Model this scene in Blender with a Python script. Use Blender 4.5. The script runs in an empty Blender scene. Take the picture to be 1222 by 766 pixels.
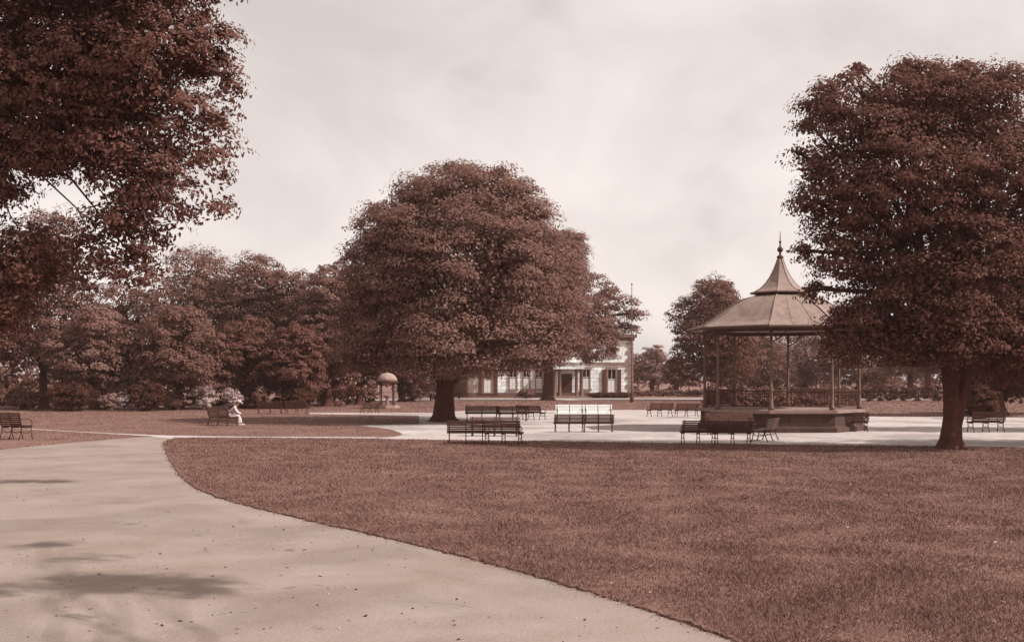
import bpy, bmesh, math, random
import numpy as np
from mathutils import Vector, Matrix

# ------------------------------------------------------------------ camera, sky, sun, exposure
scn = bpy.context.scene
COL = scn.collection
R = math.radians
EYE, FOC, CX, HY = 2.4, 1300.0, 611.0, 452.0      # eye height, focal length and horizon as measured on the 1222 px wide print
cam_d = bpy.data.cameras.new("camera")
cam = bpy.data.objects.new("camera", cam_d)
COL.objects.link(cam)
cam.location = (0, 0, EYE)
cam.rotation_euler = (R(90), 0, 0)
cam_d.sensor_width = 36.0
cam_d.lens = 36.0 * FOC / 1222.0
cam_d.shift_y = (HY - 383.0) / 1222.0
cam_d.clip_start = 0.1
cam_d.clip_end = 6000
scn.camera = cam

SUN_EL, SUN_FRONT = R(43), R(15)                    # sun on the right, a little to the camera's side
sdir = Vector((math.cos(SUN_EL) * math.cos(SUN_FRONT), -math.cos(SUN_EL) * math.sin(SUN_FRONT), math.sin(SUN_EL)))

def build_world():
    w = bpy.data.worlds.new("World")
    scn.world = w
    w.use_nodes = True
    nt = w.node_tree
    nt.nodes.clear()
    N, L = nt.nodes.new, nt.links.new
    sky = N("ShaderNodeTexSky")
    sky.sky_type = 'NISHITA'
    sky.sun_disc = False
    sky.sun_elevation = SUN_EL
    sky.sun_rotation = math.atan2(sdir.x, sdir.y)
    sky.air_density, sky.dust_density, sky.ozone_density = 1.0, 1.6, 1.0
    bw = N("ShaderNodeRGBToBW")
    L(sky.outputs[0], bw.inputs[0])
    pw = N("ShaderNodeMath"); pw.operation = 'POWER'; pw.inputs[1].default_value = 0.40
    L(bw.outputs[0], pw.inputs[0])
    sc = N("ShaderNodeMath"); sc.operation = 'MULTIPLY'; sc.inputs[1].default_value = 2.6
    L(pw.outputs[0], sc.inputs[0])
    tint = N("ShaderNodeMix"); tint.data_type = 'RGBA'; tint.blend_type = 'MULTIPLY'
    tint.inputs[0].default_value = 1.0
    L(sc.outputs[0], tint.inputs[6])
    tint.inputs[7].default_value = (1.0, 0.905, 0.865, 1)
    # thin cloud
    tc = N("ShaderNodeTexCoord")
    mp = N("ShaderNodeMapping"); mp.inputs[3].default_value = (1.0, 1.0, 1.5)
    L(tc.outputs["Generated"], mp.inputs[0])
    n1 = N("ShaderNodeTexNoise"); n1.inputs["Scale"].default_value = 4.2; n1.inputs["Detail"].default_value = 7
    n1.inputs["Roughness"].default_value = 0.52; n1.inputs["Distortion"].default_value = 0.5
    L(mp.outputs[0], n1.inputs[0])
    rp = N("ShaderNodeMapRange"); rp.inputs[1].default_value = 0.40; rp.inputs[2].default_value = 0.70
    rp.inputs[3].default_value = 0.90; rp.inputs[4].default_value = 1.18
    L(n1.outputs[0], rp.inputs[0])
    n2 = N("ShaderNodeTexNoise"); n2.inputs["Scale"].default_value = 7; n2.inputs["Detail"].default_value = 6
    L(mp.outputs[0], n2.inputs[0])
    r2 = N("ShaderNodeMapRange"); r2.inputs[1].default_value = 0.58; r2.inputs[2].default_value = 0.72
    r2.inputs[3].default_value = 1.0; r2.inputs[4].default_value = 0.86
    L(n2.outputs[0], r2.inputs[0])
    mm = N("ShaderNodeMath"); mm.operation = 'MULTIPLY'
    L(rp.outputs[0], mm.inputs[0]); L(r2.outputs[0], mm.inputs[1])
    cl = N("ShaderNodeMix"); cl.data_type = 'RGBA'; cl.blend_type = 'MULTIPLY'; cl.inputs[0].default_value = 1.0
    L(tint.outputs[2], cl.inputs[6]); L(mm.outputs[0], cl.inputs[7])
    bg = N("ShaderNodeBackground"); bg.inputs[1].default_value = 0.126
    L(cl.outputs[2], bg.inputs[0])
    out = N("ShaderNodeOutputWorld")
    L(bg.outputs[0], out.inputs[0])
build_world()

sun_d = bpy.data.lights.new("sun", 'SUN')
sun_d.energy = 3.6
sun_d.angle = R(0.6)
sun_d.color = (1.0, 0.95, 0.92)
sun = bpy.data.objects.new("sun", sun_d)
COL.objects.link(sun)
sun.location = sdir * 60
sun.rotation_euler = (-sdir).to_track_quat('-Z', 'Y').to_euler()
vs = scn.view_settings
vs.view_transform = 'Standard'; vs.look = 'None'; vs.gamma = 1.0; vs.use_curve_mapping = False
vs.exposure = 0.72
scn.cycles.max_bounces = 8
scn.cycles.diffuse_bounces = 5
scn.cycles.transmission_bounces = 5

# ------------------------------------------------------------------ helpers
def depth(y):                                       # distance of a ground point seen at row y
    return FOC * EYE / (y - HY)
def G(x, y):                                        # ground point
    d = depth(y)
    return ((x - CX) / FOC * d, d)
def hgt(y, d):                                      # height of something seen at row y at distance d
    return EYE + (HY - y) / FOC * d
def sx(x, d):
    return (x - CX) / FOC * d

def tag(o, label=None, cat=None, group=None, kind=None):
    if label: o["label"] = label
    if cat: o["category"] = cat
    if group: o["group"] = group
    if kind: o["kind"] = kind
    return o
def empty(name, loc, rz=0.0):
    o = bpy.data.objects.new(name, None)
    COL.objects.link(o)
    o.location = loc
    o.rotation_euler = (0, 0, rz)
    o.empty_display_size = 0.3
    return o
def copy_tree(o, parent=None):
    c = o.copy()
    COL.objects.link(c)
    if parent is not None: c.parent = parent
    for ch in list(o.children):
        copy_tree(ch, c)
    return c

class MB:
    """collects boxes, bars, tubes and lathes into one mesh"""
    def __init__(s): s.v, s.f = [], []
    def box(s, c, d, rot=None):
        hx, hy, hz = d[0] / 2, d[1] / 2, d[2] / 2
        M = rot if rot is not None else Matrix.Identity(3)
        b = len(s.v)
        for z in (-hz, hz):
            for x, y in ((-hx, -hy), (hx, -hy), (hx, hy), (-hx, hy)):
                s.v.append(tuple(Vector(c) + M @ Vector((x, y, z))))
        for q in ((3, 2, 1, 0), (4, 5, 6, 7), (0, 1, 5, 4), (1, 2, 6, 5), (2, 3, 7, 6), (3, 0, 4, 7)):
            s.f.append(tuple(b + i for i in q))
        return s
    def tube(s, pts, rad, n=8, cap=True, jit=0.0, rng=None, flute=0.0):
        pts = [Vector(p) for p in pts]
        rings = []
        up0 = None
        for i, p in enumerate(pts):
            t = (pts[min(i + 1, len(pts) - 1)] - pts[max(i - 1, 0)]).normalized()
            if up0 is None:
                up0 = t.orthogonal().normalized()
            u = (up0 - t * up0.dot(t))
            u = u.normalized() if u.length > 1e-5 else t.orthogonal().normalized()
            up0 = u
            w = t.cross(u)
            r = rad[i] if isinstance(rad, (list, tuple)) else rad
            b = len(s.v)
            for k in range(n):
                a = 2 * math.pi * k / n
                rr = r * (1 + (rng.uniform(-jit, jit) if rng else 0))
                if flute:
                    tt = 1 - i / (len(pts) - 1)
                    rr *= 1 + flute * (0.35 + tt ** 4) * math.sin(5 * a + 1.3 + 2.0 * tt) + flute * 0.4 * math.sin(9 * a + 3 * tt)
                s.v.append(tuple(p + u * math.cos(a) * rr + w * math.sin(a) * rr))
            rings.append(b)
        for a, b in zip(rings, rings[1:]):
            for k in range(n):
                k2 = (k + 1) % n
                s.f.append((a + k, a + k2, b + k2, b + k))
        if cap:
            s.f.append(tuple(rings[0] + k for k in reversed(range(n))))
            s.f.append(tuple(rings[-1] + k for k in range(n)))
        return s
    def lathe(s, prof, n=16, c=(0, 0, 0), a0=0.0, closed=False):
        rings = []
        for r, z in prof:
            b = len(s.v)
            for k in range(n):
                a = a0 + 2 * math.pi * k / n
                s.v.append((c[0] + r * math.cos(a), c[1] + r * math.sin(a), c[2] + z))
            rings.append(b)
        pairs = list(zip(rings, rings[1:]))
        if closed: pairs.append((rings[-1], rings[0]))
        for a, b in pairs:
            for k in range(n):
                k2 = (k + 1) % n
                s.f.append((a + k, a + k2, b + k2, b + k))
        if not closed:
            s.f.append(tuple(rings[0] + k for k in reversed(range(n))))
            s.f.append(tuple(rings[-1] + k for k in range(n)))
        return s
    def build(s, name, m, parent=None, smooth=False, bevel=0.0, loc=None):
        me = bpy.data.meshes.new(name)
        me.from_pydata(s.v, [], s.f)
        me.update()
        if smooth:
            for p in me.polygons: p.use_smooth = True
        if m: me.materials.append(m)
        o = bpy.data.objects.new(name, me)
        COL.objects.link(o)
        if parent is not None: o.parent = parent
        if loc: o.location = loc
        if bevel:
            md = o.modifiers.new("bevel", 'BEVEL'); md.width = bevel; md.segments = 2; md.limit_method = 'ANGLE'
        return o

def sep(v, s=1.0):
    """warm brown print tone of a given lightness; s under 1 is browner"""
    g = v * (0.25 + 0.85 * v ** 0.55) * s
    return (v, g, g * min(0.97, 0.66 + 0.64 * v), 1.0)

def mat(name, v, var=0.25, scale=3.0, rough=0.9, bump=0.0, detail=6, fine=None, spec=0.2, island=0.0, coords="Object", s=1.0):
    m = bpy.data.materials.new(name)
    m.use_nodes = True
    nt = m.node_tree
    N, L = nt.nodes.new, nt.links.new
    p = nt.nodes["Principled BSDF"]
    p.inputs["Roughness"].default_value = rough
    p.inputs["Specular IOR Level"].default_value = spec
    tc = N("ShaderNodeTexCoord")
    nz = N("ShaderNodeTexNoise"); nz.inputs["Scale"].default_value = scale; nz.inputs["Detail"].default_value = detail
    nz.inputs["Roughness"].default_value = 0.62
    L(tc.outputs[coords], nz.inputs[0])
    fac = nz.outputs[0]
    if fine:
        n2 = N("ShaderNodeTexNoise"); n2.inputs["Scale"].default_value = fine; n2.inputs["Detail"].default_value = 4
        L(tc.outputs[coords], n2.inputs[0])
        ad = N("ShaderNodeMath"); ad.operation = 'ADD'
        L(nz.outputs[0], ad.inputs[0]); L(n2.outputs[0], ad.inputs[1])
        hf = N("ShaderNodeMath"); hf.operation = 'MULTIPLY'; hf.inputs[1].default_value = 0.5
        L(ad.outputs[0], hf.inputs[0])
        fac = hf.outputs[0]
    if island:
        ge = N("ShaderNodeNewGeometry")
        mx = N("ShaderNodeMix"); mx.data_type = 'FLOAT'; mx.inputs[0].default_value = island
        L(fac, mx.inputs[2]); L(ge.outputs["Random Per Island"], mx.inputs[3])
        fac = mx.outputs[0]
    rp = N("ShaderNodeValToRGB")
    rp.color_ramp.elements[0].position = 0.30; rp.color_ramp.elements[1].position = 0.70
    rp.color_ramp.elements[0].color = sep(v * (1 - var), s); rp.color_ramp.elements[1].color = sep(v * (1 + var), s)
    L(fac, rp.inputs[0])
    L(rp.outputs[0], p.inputs["Base Color"])
    if bump:
        bp = N("ShaderNodeBump"); bp.inputs["Strength"].default_value = bump; bp.inputs["Distance"].default_value = 0.06 if name == "bark" else 0.02
        L(fac, bp.inputs["Height"]); L(bp.outputs[0], p.inputs["Normal"])
    return m

def leaf_mat(name, v, var=0.30, trans=0.38, scale=0.35, s=0.82):
    m = mat(name, v, var, scale, rough=0.8, island=0.35, spec=0.08, s=s)
    nt = m.node_tree
    N, L = nt.nodes.new, nt.links.new
    p = nt.nodes["Principled BSDF"]
    src = p.inputs["Base Color"].links[0].from_socket
    tr = N("ShaderNodeBsdfTranslucent"); L(src, tr.inputs[0])
    mx = N("ShaderNodeMixShader"); mx.inputs[0].default_value = trans
    L(p.outputs[0], mx.inputs[1]); L(tr.outputs[0], mx.inputs[2])
    L(mx.outputs[0], nt.nodes["Material Output"].inputs[0])
    return m

M = dict(
    grass=mat("turf", 0.18, 0.40, 0.35, fine=5.0, bump=0.6, s=0.88),
    blade=mat("grass_blades", 0.175, 0.55, 0.5, fine=3.0, island=0.35, spec=0.05, s=0.90),
    path=mat("worn_tarmac", 0.268, 0.26, 0.6, fine=38.0, bump=0.5, rough=0.85, s=1.15),
    gravel=mat("pale_gravel", 0.42, 0.22, 0.25, fine=2.0, bump=0.2, s=1.08),  # broad tone noise also stands in for shade bands across the plaza
    soil=mat("bed_soil", 0.07, 0.3, 2.0),
    bark=mat("bark", 0.085, 0.55, 4.0, bump=1.0, fine=14.0, s=0.78),
    leaf_mid=leaf_mat("leaves_mid", 0.215, s=0.86),
    leaf_dark=leaf_mat("leaves_dark", 0.165, s=0.80),
    leaf_pale=leaf_mat("leaves_pale", 0.29, s=0.86),
    leaf_back=leaf_mat("leaves_back", 0.185, s=0.86),
    leaf_yew=leaf_mat("leaves_yew", 0.095, s=0.82),
    blossom=leaf_mat("leaves_silver", 0.46, 0.35, s=0.9),
    bench=mat("dark_painted_wood", 0.075, 0.35, 8.0, rough=0.55, spec=0.2, s=0.78),
    bench_worn=mat("worn_wood_slats", 0.10, 0.45, 9.0, rough=0.5, spec=0.3, s=0.8),
    bench_glare=mat("glare_white_wood", 0.82, 0.06, 6.0, rough=0.5, spec=0.4),  # sun glare on the bench backs is put into this white
    iron=mat("black_iron", 0.07, 0.3, 10.0, rough=0.6, spec=0.2, s=0.8),
    iron_pale=mat("grey_painted_iron", 0.15, 0.2, 6.0, rough=0.6, spec=0.35),
    roof=mat("weathered_lead", 0.25, 0.22, 2.2, fine=9.0, rough=0.6, spec=0.3, s=1.06),
    roof_dark=mat("roof_trim", 0.085, 0.2, 3.0, rough=0.7),
    stone_dark=mat("sooty_stone", 0.10, 0.4, 2.0, bump=0.5, fine=9.0, s=0.75),
    stone_mid=mat("stone_coping", 0.26, 0.2, 3.0, bump=0.3),
    glass=mat("dark_window_glass", 0.02, 0.2, 2.0, rough=0.15, spec=0.5),
    blind=mat("white_blind", 0.70, 0.04, 3.0),
    slate=mat("slate_roof", 0.10, 0.3, 4.0),
    trim=mat("stained_stone", 0.16, 0.25, 2.0),
    paint_white=mat("white_paint", 0.70, 0.08, 4.0, rough=0.6),
    flannel=mat("cream_flannel", 0.55, 0.08, 9.0),
    cloth=mat("white_cloth", 0.52, 0.06, 9.0),
    dome=mat("pale_dome_paint", 0.30, 0.2, 4.0),
    skin=mat("skin", 0.24, 0.05, 9.0),
    hair=mat("hair", 0.05, 0.2, 9.0),
    litter=mat("dry_leaves", 0.22, 0.6, 6.0, island=0.8),
    shoe=mat("white_shoes", 0.55, 0.05, 9.0),
)

def stone_wall(name, v, bw=0.7, bh=0.32):
    m = bpy.data.materials.new(name)
    m.use_nodes = True
    nt = m.node_tree
    N, L = nt.nodes.new, nt.links.new
    p = nt.nodes["Principled BSDF"]; p.inputs["Roughness"].default_value = 0.9
    tc = N("ShaderNodeTexCoord")
    sp = N("ShaderNodeSeparateXYZ"); L(tc.outputs["Object"], sp.inputs[0])
    ad = N("ShaderNodeMath"); ad.operation = 'ADD'; L(sp.outputs[0], ad.inputs[0]); L(sp.outputs[1], ad.inputs[1])
    cb = N("ShaderNodeCombineXYZ"); L(ad.outputs[0], cb.inputs[0]); L(sp.outputs[2], cb.inputs[1])
    br = N("ShaderNodeTexBrick"); L(cb.outputs[0], br.inputs[0])
    br.inputs["Scale"].default_value = 1.0
    br.inputs["Brick Width"].default_value = bw; br.inputs["Row Height"].default_value = bh
    br.inputs["Mortar Size"].default_value = 0.022
    br.inputs["Color1"].default_value = sep(v * 1.12); br.inputs["Color2"].default_value = sep(v * 0.78)
    br.inputs["Mortar"].default_value = sep(v * 0.45)
    nz = N("ShaderNodeTexNoise"); nz.inputs["Scale"].default_value = 0.9; nz.inputs["Detail"].default_value = 6
    L(tc.outputs["Object"], nz.inputs[0])
    rp = N("ShaderNodeMapRange"); rp.inputs[1].default_value = 0.35; rp.inputs[2].default_value = 0.65
    rp.inputs[3].default_value = 0.80; rp.inputs[4].default_value = 1.1
    L(nz.outputs[0], rp.inputs[0])
    mx = N("ShaderNodeMix"); mx.data_type = 'RGBA'; mx.blend_type = 'MULTIPLY'; mx.inputs[0].default_value = 1.0
    L(br.outputs[0], mx.inputs[6]); L(rp.outputs[0], mx.inputs[7])
    L(mx.outputs[2], p.inputs["Base Color"])
    return m
def add_stains_and_shade(m, scale, lo, hi, k):
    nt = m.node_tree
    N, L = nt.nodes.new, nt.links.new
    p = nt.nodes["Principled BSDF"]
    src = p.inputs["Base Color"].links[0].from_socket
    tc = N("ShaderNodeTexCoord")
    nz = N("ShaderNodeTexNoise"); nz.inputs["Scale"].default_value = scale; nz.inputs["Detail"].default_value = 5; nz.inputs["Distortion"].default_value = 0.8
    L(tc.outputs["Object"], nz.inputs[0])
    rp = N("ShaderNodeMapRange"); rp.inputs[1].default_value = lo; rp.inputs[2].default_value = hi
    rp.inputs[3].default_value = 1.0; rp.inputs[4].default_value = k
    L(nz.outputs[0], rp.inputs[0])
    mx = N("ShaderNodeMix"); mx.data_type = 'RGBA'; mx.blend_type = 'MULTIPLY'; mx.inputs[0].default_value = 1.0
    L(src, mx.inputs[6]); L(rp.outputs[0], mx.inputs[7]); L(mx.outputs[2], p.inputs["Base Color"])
add_stains_and_shade(M["path"], 1.6, 0.66, 0.72, 0.55)
add_stains_and_shade(M["path"], 0.35, 0.48, 0.62, 0.84)
add_stains_and_shade(M["roof"], 1.3, 0.50, 0.62, 0.80)
add_stains_and_shade(M["grass"], 0.6, 0.52, 0.66, 0.78)
add_stains_and_shade(M["gravel"], 0.18, 0.48, 0.60, 0.72)  # broad dark patches: uneven dirt plus painted shade bands of the plaza
M["ashlar"] = stone_wall("pale_ashlar", 0.86, 1.1, 0.5)
M["ashlar_dark"] = stone_wall("sooty_ashlar", 0.07, 0.8, 0.36)

# ------------------------------------------------------------------ ground
def sheet(name, pts, z, m, kind="structure", skirt=0.0):
    """flat polygon at height z with an optional edge going down"""
    bm = bmesh.new()
    vs_ = [bm.verts.new((x, y, z)) for x, y in pts]
    f = bm.faces.new(vs_)
    f.normal_update()
    if f.normal.z < 0: f.normal_flip()
    if skirt:
        low = [bm.verts.new((x, y, z - skirt)) for x, y in pts]
        n = len(pts)
        for i in range(n):
            bm.faces.new((vs_[i], vs_[(i + 1) % n], low[(i + 1) % n], low[i]))
    bmesh.ops.triangulate(bm, faces=[g for g in bm.faces if len(g.verts) > 4])
    me = bpy.data.meshes.new(name)
    bm.to_mesh(me); bm.free()
    me.materials.append(m)
    o = bpy.data.objects.new(name, me)
    COL.objects.link(o)
    o["kind"] = kind
    return o

def smooth_line(pts, n=6):
    """Catmull-Rom through pixel points"""
    out = []
    for i in range(len(pts) - 1):
        p0 = pts[max(i - 1, 0)]; p1 = pts[i]; p2 = pts[i + 1]; p3 = pts[min(i + 2, len(pts) - 1)]
        for k in range(n):
            t = k / n
            out.append(tuple(0.5 * ((2 * b) + (-a + c) * t + (2 * a - 5 * b + 4 * c - d) * t * t + (-a + 3 * b - 3 * c + d) * t ** 3)
                             for a, b, c, d in zip(p0, p1, p2, p3)))
    out.append(pts[-1])
    return out

sheet("ground", [(-1800, -60), (1800, -60), (1800, 3000), (-1800, 3000)], 0.0, M["grass"])

W = lambda pts: [G(x, y) for x, y in pts]
edge_path = smooth_line(W([(906, 776), (770, 728), (700, 706), (560, 667), (450, 640), (340, 615), (255, 592), (220, 573), (205, 553), (198, 538), (197, 528), (210, 523)]))
thin_near = W([(300, 523.2), (440, 524.2)])
plaza_near = smooth_line(W([(440, 524.2), (560, 526), (700, 528), (900, 531), (1130, 533.5), (1320, 536)]))
path_top = smooth_line(W([(200, 520.6), (160, 522.4), (95, 527.5), (40, 532.5), (-10, 538), (-90, 546)]))
path_poly = [(-16, -30), (9, -30), (6.0, 4)] + edge_path + thin_near + W([(470, 521.2), (300, 520.8)]) + path_top + [(-26, 29), (-22, 20)]
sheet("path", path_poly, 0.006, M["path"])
plaza_poly = plaza_near + W([(1500, 520), (1500, 499), (1150, 498), (1040, 497), (960, 490.5), (830, 489), (700, 489.5), (560, 490), (520, 492.5), (370, 492.5), (368, 494),
                             (500, 496)]) + W([(500, 506), (440, 507.2), (428, 508.2)]) + smooth_line(W([(428, 508.2), (462, 512), (480, 518), (470, 521.2)]))
sheet("plaza", plaza_poly, 0.010, M["gravel"])
sheet("road", W([(376, 478.2), (700, 477.6), (1000, 477), (1300, 476), (1300, 474.8), (1000, 475), (700, 475.2), (376, 475.8)]), 0.006, M["gravel"])
foot_poly = W([(178, 520.5), (120, 517.2), (60, 513.7), (-40, 507.8), (-40, 507.3), (60, 513.1), (120, 516.5), (176, 518.8), (200, 519.8), (300, 521.2), (450, 521.9), (445, 524.2), (425, 522.9), (300, 522.4), (228, 522.0), (205, 523.4), (190, 522.2)])
sheet("footpath", foot_poly, 0.012, M["gravel"])
_rg = random.Random(4)
lawn_edge = [(x + _rg.uniform(-0.04, 0.04), y + _rg.uniform(-0.05, 0.05)) for x, y in smooth_line(edge_path, 5)]
lawn_poly = list(lawn_edge) + thin_near[:1] + plaza_near + [(40, 30), (40, -30), (9, -30), (6, 4)]
lawn_poly = list(dict.fromkeys([tuple(p) for p in lawn_poly]))
sheet("lawn", lawn_poly, 0.03, M["grass"], skirt=0.035)

# grass blades of the near lawn, thinning with distance
def in_poly(px, py, poly):
    inside = np.zeros(len(px), bool)
    n = len(poly)
    j = n - 1
    for i in range(n):
        xi, yi = poly[i]; xj, yj = poly[j]
        c = ((yi > py) != (yj > py)) & (px < (xj - xi) * (py - yi) / (yj - yi + 1e-12) + xi)
        inside ^= c
        j = i
    return inside

def np_mesh(name, verts, nper, m):
    """mesh of faces with nper own vertices each"""
    nv = len(verts)
    nf = nv // nper
    me = bpy.data.meshes.new(name)
    me.vertices.add(nv)
    me.vertices.foreach_set("co", np.ascontiguousarray(verts, dtype=np.float32).ravel())
    me.loops.add(nv)
    me.loops.foreach_set("vertex_index", np.arange(nv, dtype=np.int32))
    me.polygons.add(nf)
    me.polygons.foreach_set("loop_start", np.arange(0, nv, nper, dtype=np.int32))
    me.update(calc_edges=True)
    me.materials.append(m)
    return me

def blades(x, d, base, rng):
    k = len(x)
    tuft = 0.5 + 0.5 * np.sin(x * 2.1 + np.sin(d * 1.3) * 2) * np.sin(d * 1.7 + np.sin(x * 0.9) * 2)
    h = (0.018 + 0.030 * rng.random(k) ** 1.5) * (0.7 + 0.7 * tuft) * (1 + 0.012 * d)
    w = 0.0036 * (0.6 + d / 14)
    a = rng.random(k) * 6.283
    lean = rng.normal(0, 0.6, (k, 2)) * h[:, None]
    P = np.stack([x, d, np.full(k, base)], 1)
    side = np.stack([np.cos(a) * w, np.sin(a) * w, np.zeros(k)], 1)
    tip = P + np.stack([lean[:, 0], lean[:, 1], h], 1)
    return np.stack([P - side, P + side, tip], 1).reshape(-1, 3)

def grow_grass(n, n_far, seed):
    rng = np.random.default_rng(seed)
    d = 9.2 * (46.0 / 9.2) ** rng.random(n * 2)      # even on the picture's scale
    x = (rng.random(n * 2) * 1.1 - 0.55) * d * 1222 / FOC
    jx = rng.normal(0, 0.055, n * 2)
    ok = in_poly(x + jx, d + jx, lawn_poly)
    v = blades(x[ok][:n], d[ok][:n], 0.02, rng)
    # the lawns beyond the paths
    d = 28.0 * (135.0 / 28.0) ** rng.random(n_far * 2)
    x = (rng.random(n_far * 2) * 1.16 - 0.58) * d * 1222 / FOC
    ok = ~(in_poly(x, d, lawn_poly) | in_poly(x, d, path_poly) | in_poly(x, d, plaza_poly) | in_poly(x, d, foot_poly) | ((d > 118) & (x > -21)))
    ok &= ((x - 12.8) ** 2 + (d - 52.0) ** 2) > 4.6 ** 2
    v = np.concatenate([v, blades(x[ok][:n_far], d[ok][:n_far], -0.02, rng)])
    o = bpy.data.objects.new("grass", np_mesh("grass", v, 3, M["blade"]))
    COL.objects.link(o)
    tag(o, "short mown grass covering the lawns", "grass", kind="stuff")
grow_grass(480000, 170000, 5)

def litter():
    rng = np.random.default_rng(8)
    n = 900
    d = 9.6 * (40.0 / 9.6) ** rng.random(n)
    x = (rng.random(n) * 1.1 - 0.55) * d * 1222 / FOC
    on = in_poly(x, d, lawn_poly)
    P = np.stack([x, d, np.where(on, 0.055, 0.014)], 1)
    Nn = np.stack([rng.normal(0, 0.35, n), rng.normal(0, 0.35, n), np.ones(n)], 1)
    sz = 0.03 + 0.05 * rng.random(n) ** 2
    o = bpy.data.objects.new("fallen_leaves", leaves_mesh("fallen_leaves", P, Nn, sz, M["litter"], rng, 0.6))
    COL.objects.link(o)
    tag(o, "small fallen leaves scattered on the lawn and path", "leaves", kind="stuff")


# ------------------------------------------------------------------ trees
def leaves_mesh(name, P, Nn, s, m, rng, wr=0.55):
    n = len(P)
    Nn = Nn / (np.linalg.norm(Nn, axis=1, keepdims=True) + 1e-9)
    r = rng.normal(size=(n, 3)); r[:, 2] -= 0.35
    t = r - Nn * np.sum(r * Nn, 1, keepdims=True)
    t /= np.linalg.norm(t, axis=1, keepdims=True) + 1e-9
    b = np.cross(Nn, t)
    s = s[:, None]
    v = np.stack([P - t * s * 0.5, P + b * s * wr * 0.5 + t * s * 0.06 - Nn * s * 0.08, P + t * s * 0.5 - Nn * s * 0.06, P - b * s * wr * 0.5 + t * s * 0.06 - Nn * s * 0.08], 1).reshape(-1, 3)
    return np_mesh(name, v, 4, m)

litter()

def crown_leaves(lobes, n, spray, leaf, rng, per=80, droop=0.35, fill=0.12, lo=0.70):
    """leaf positions, normals and sizes: flat sprays of leaves over the outside of the lobes, some fill within.
    a lobe is (x, y, z, rx, ry, rz[, weight])"""
    L = np.array([l[:6] for l in lobes], float)
    wt = np.array([l[6] if len(l) > 6 else 1.0 for l in lobes])
    area = wt * ((L[:, 3] * L[:, 4]) ** 1.6 + (L[:, 3] * L[:, 5]) ** 1.6 + (L[:, 4] * L[:, 5]) ** 1.6) ** (1 / 1.6)
    ns = max(4, int(n * (1 - fill) / per))
    c_, d_ = [], []
    need = ns
    while need > 0:
        k = need * 2 + 16
        li = rng.choice(len(L), k, p=area / area.sum())
        d = rng.normal(size=(k, 3)); d /= np.linalg.norm(d, axis=1, keepdims=True)
        fr = lo + (1.04 - lo) * rng.random(k) ** 0.6
        c = L[li, :3] + d * L[li, 3:6] * fr[:, None]
        deep = np.zeros(k, bool)
        for j in range(len(L)):
            q = np.sum(((c - L[j, :3]) / L[j, 3:6]) ** 2, 1)
            deep |= (q < 0.45) & (li != j)
        keep = ~deep | (rng.random(k) < 0.15)
        c, d = c[keep][:need], d[keep][:need]
        c_.append(c); d_.append(d); need -= len(c)
    C = np.concatenate(c_); D = np.concatenate(d_)
    cnt = rng.integers(int(per * 0.55), int(per * 1.45) + 1, ns)
    idx = np.repeat(np.arange(ns), cnt)
    m_ = len(idx)
    sr = (spray * (0.6 + 0.8 * rng.random(ns)))[idx]
    off = rng.normal(size=(m_, 3)) * 0.5
    off /= np.maximum(1.0, np.linalg.norm(off, axis=1, keepdims=True) / 0.95)
    off *= np.array([1, 1, 0.36])
    off[:, 2] -= droop * (off[:, 0] ** 2 + off[:, 1] ** 2)
    P = C[idx] + off * sr[:, None]
    Nn = np.array([0, 0, 0.8]) + D[idx] * 0.7 + off * 0.9 + rng.normal(size=(m_, 3)) * 0.30
    S = leaf * (0.65 + 0.7 * rng.random(m_))
    nf = int(n * fill)
    li = rng.choice(len(L), nf, p=area / area.sum())
    d = rng.normal(size=(nf, 3)); d /= np.linalg.norm(d, axis=1, keepdims=True)
    Pf = L[li, :3] + d * L[li, 3:6] * (0.80 * rng.random(nf)[:, None] ** 0.5)
    return (np.concatenate([P, Pf]), np.concatenate([Nn, rng.normal(size=(nf, 3)) + np.array([0, 0, 0.4])]),
            np.concatenate([S, leaf * 1.5 * np.ones(nf)]))

def limb_pts(a, b, rng, sag=0.12, n=5):
    a, b = Vector(a), Vector(b)
    L = (b - a).length
    out = []
    for i in range(n + 1):
        t = i / n
        p = a.lerp(b, t)
        p.z += math.sin(math.pi * t) * L * sag
        if 0 < i < n:
            p += Vector((rng.normal(), rng.normal(), rng.normal() * 0.5)) * L * 0.035
        out.append(p)
    return out

def trunk_mesh(mb, stems, lobes, rng, twigs=2, paths=(), thin=1.0):
    for pts, rad in paths:
        mb.tube(smooth3(pts), lerp_r(rad, len(pts)), n=8)
    """stems: [(points, radii)]; limbs run from the stems' upper part to each lobe"""
    for pts, rad in stems:
        mb.tube(smooth3(pts), lerp_r(rad, len(pts)), n=28, jit=0.03, flute=0.13, rng=random.Random(int(rng.integers(1e6))))
    tops = [(Vector(p[-1]), r[-1]) for p, r in stems]
    for l in lobes:
        c = Vector(l[:3])
        t0, r0 = min(tops, key=lambda q: (q[0] - c).length)
        pts = limb_pts(t0, c, rng)
        r1 = min(r0 * 0.75, 0.05 + 0.022 * (c - t0).length) * thin
        mb.tube(pts, [r1 * (1 - 0.75 * i / 5) for i in range(6)], n=7)
        for k in range(twigs):
            d = Vector((rng.normal(), rng.normal(), rng.normal() * 0.6 + 0.15)).normalized()
            e = c + Vector((d.x * l[3], d.y * l[4], d.z * l[5])) * 0.85
            s = pts[3 + int(rng.integers(0, 3))]
            mb.tube(limb_pts(s, e, rng, 0.06, 4), [r1 * 0.4 * (1 - 0.8 * i / 4) for i in range(5)], n=5)

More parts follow.
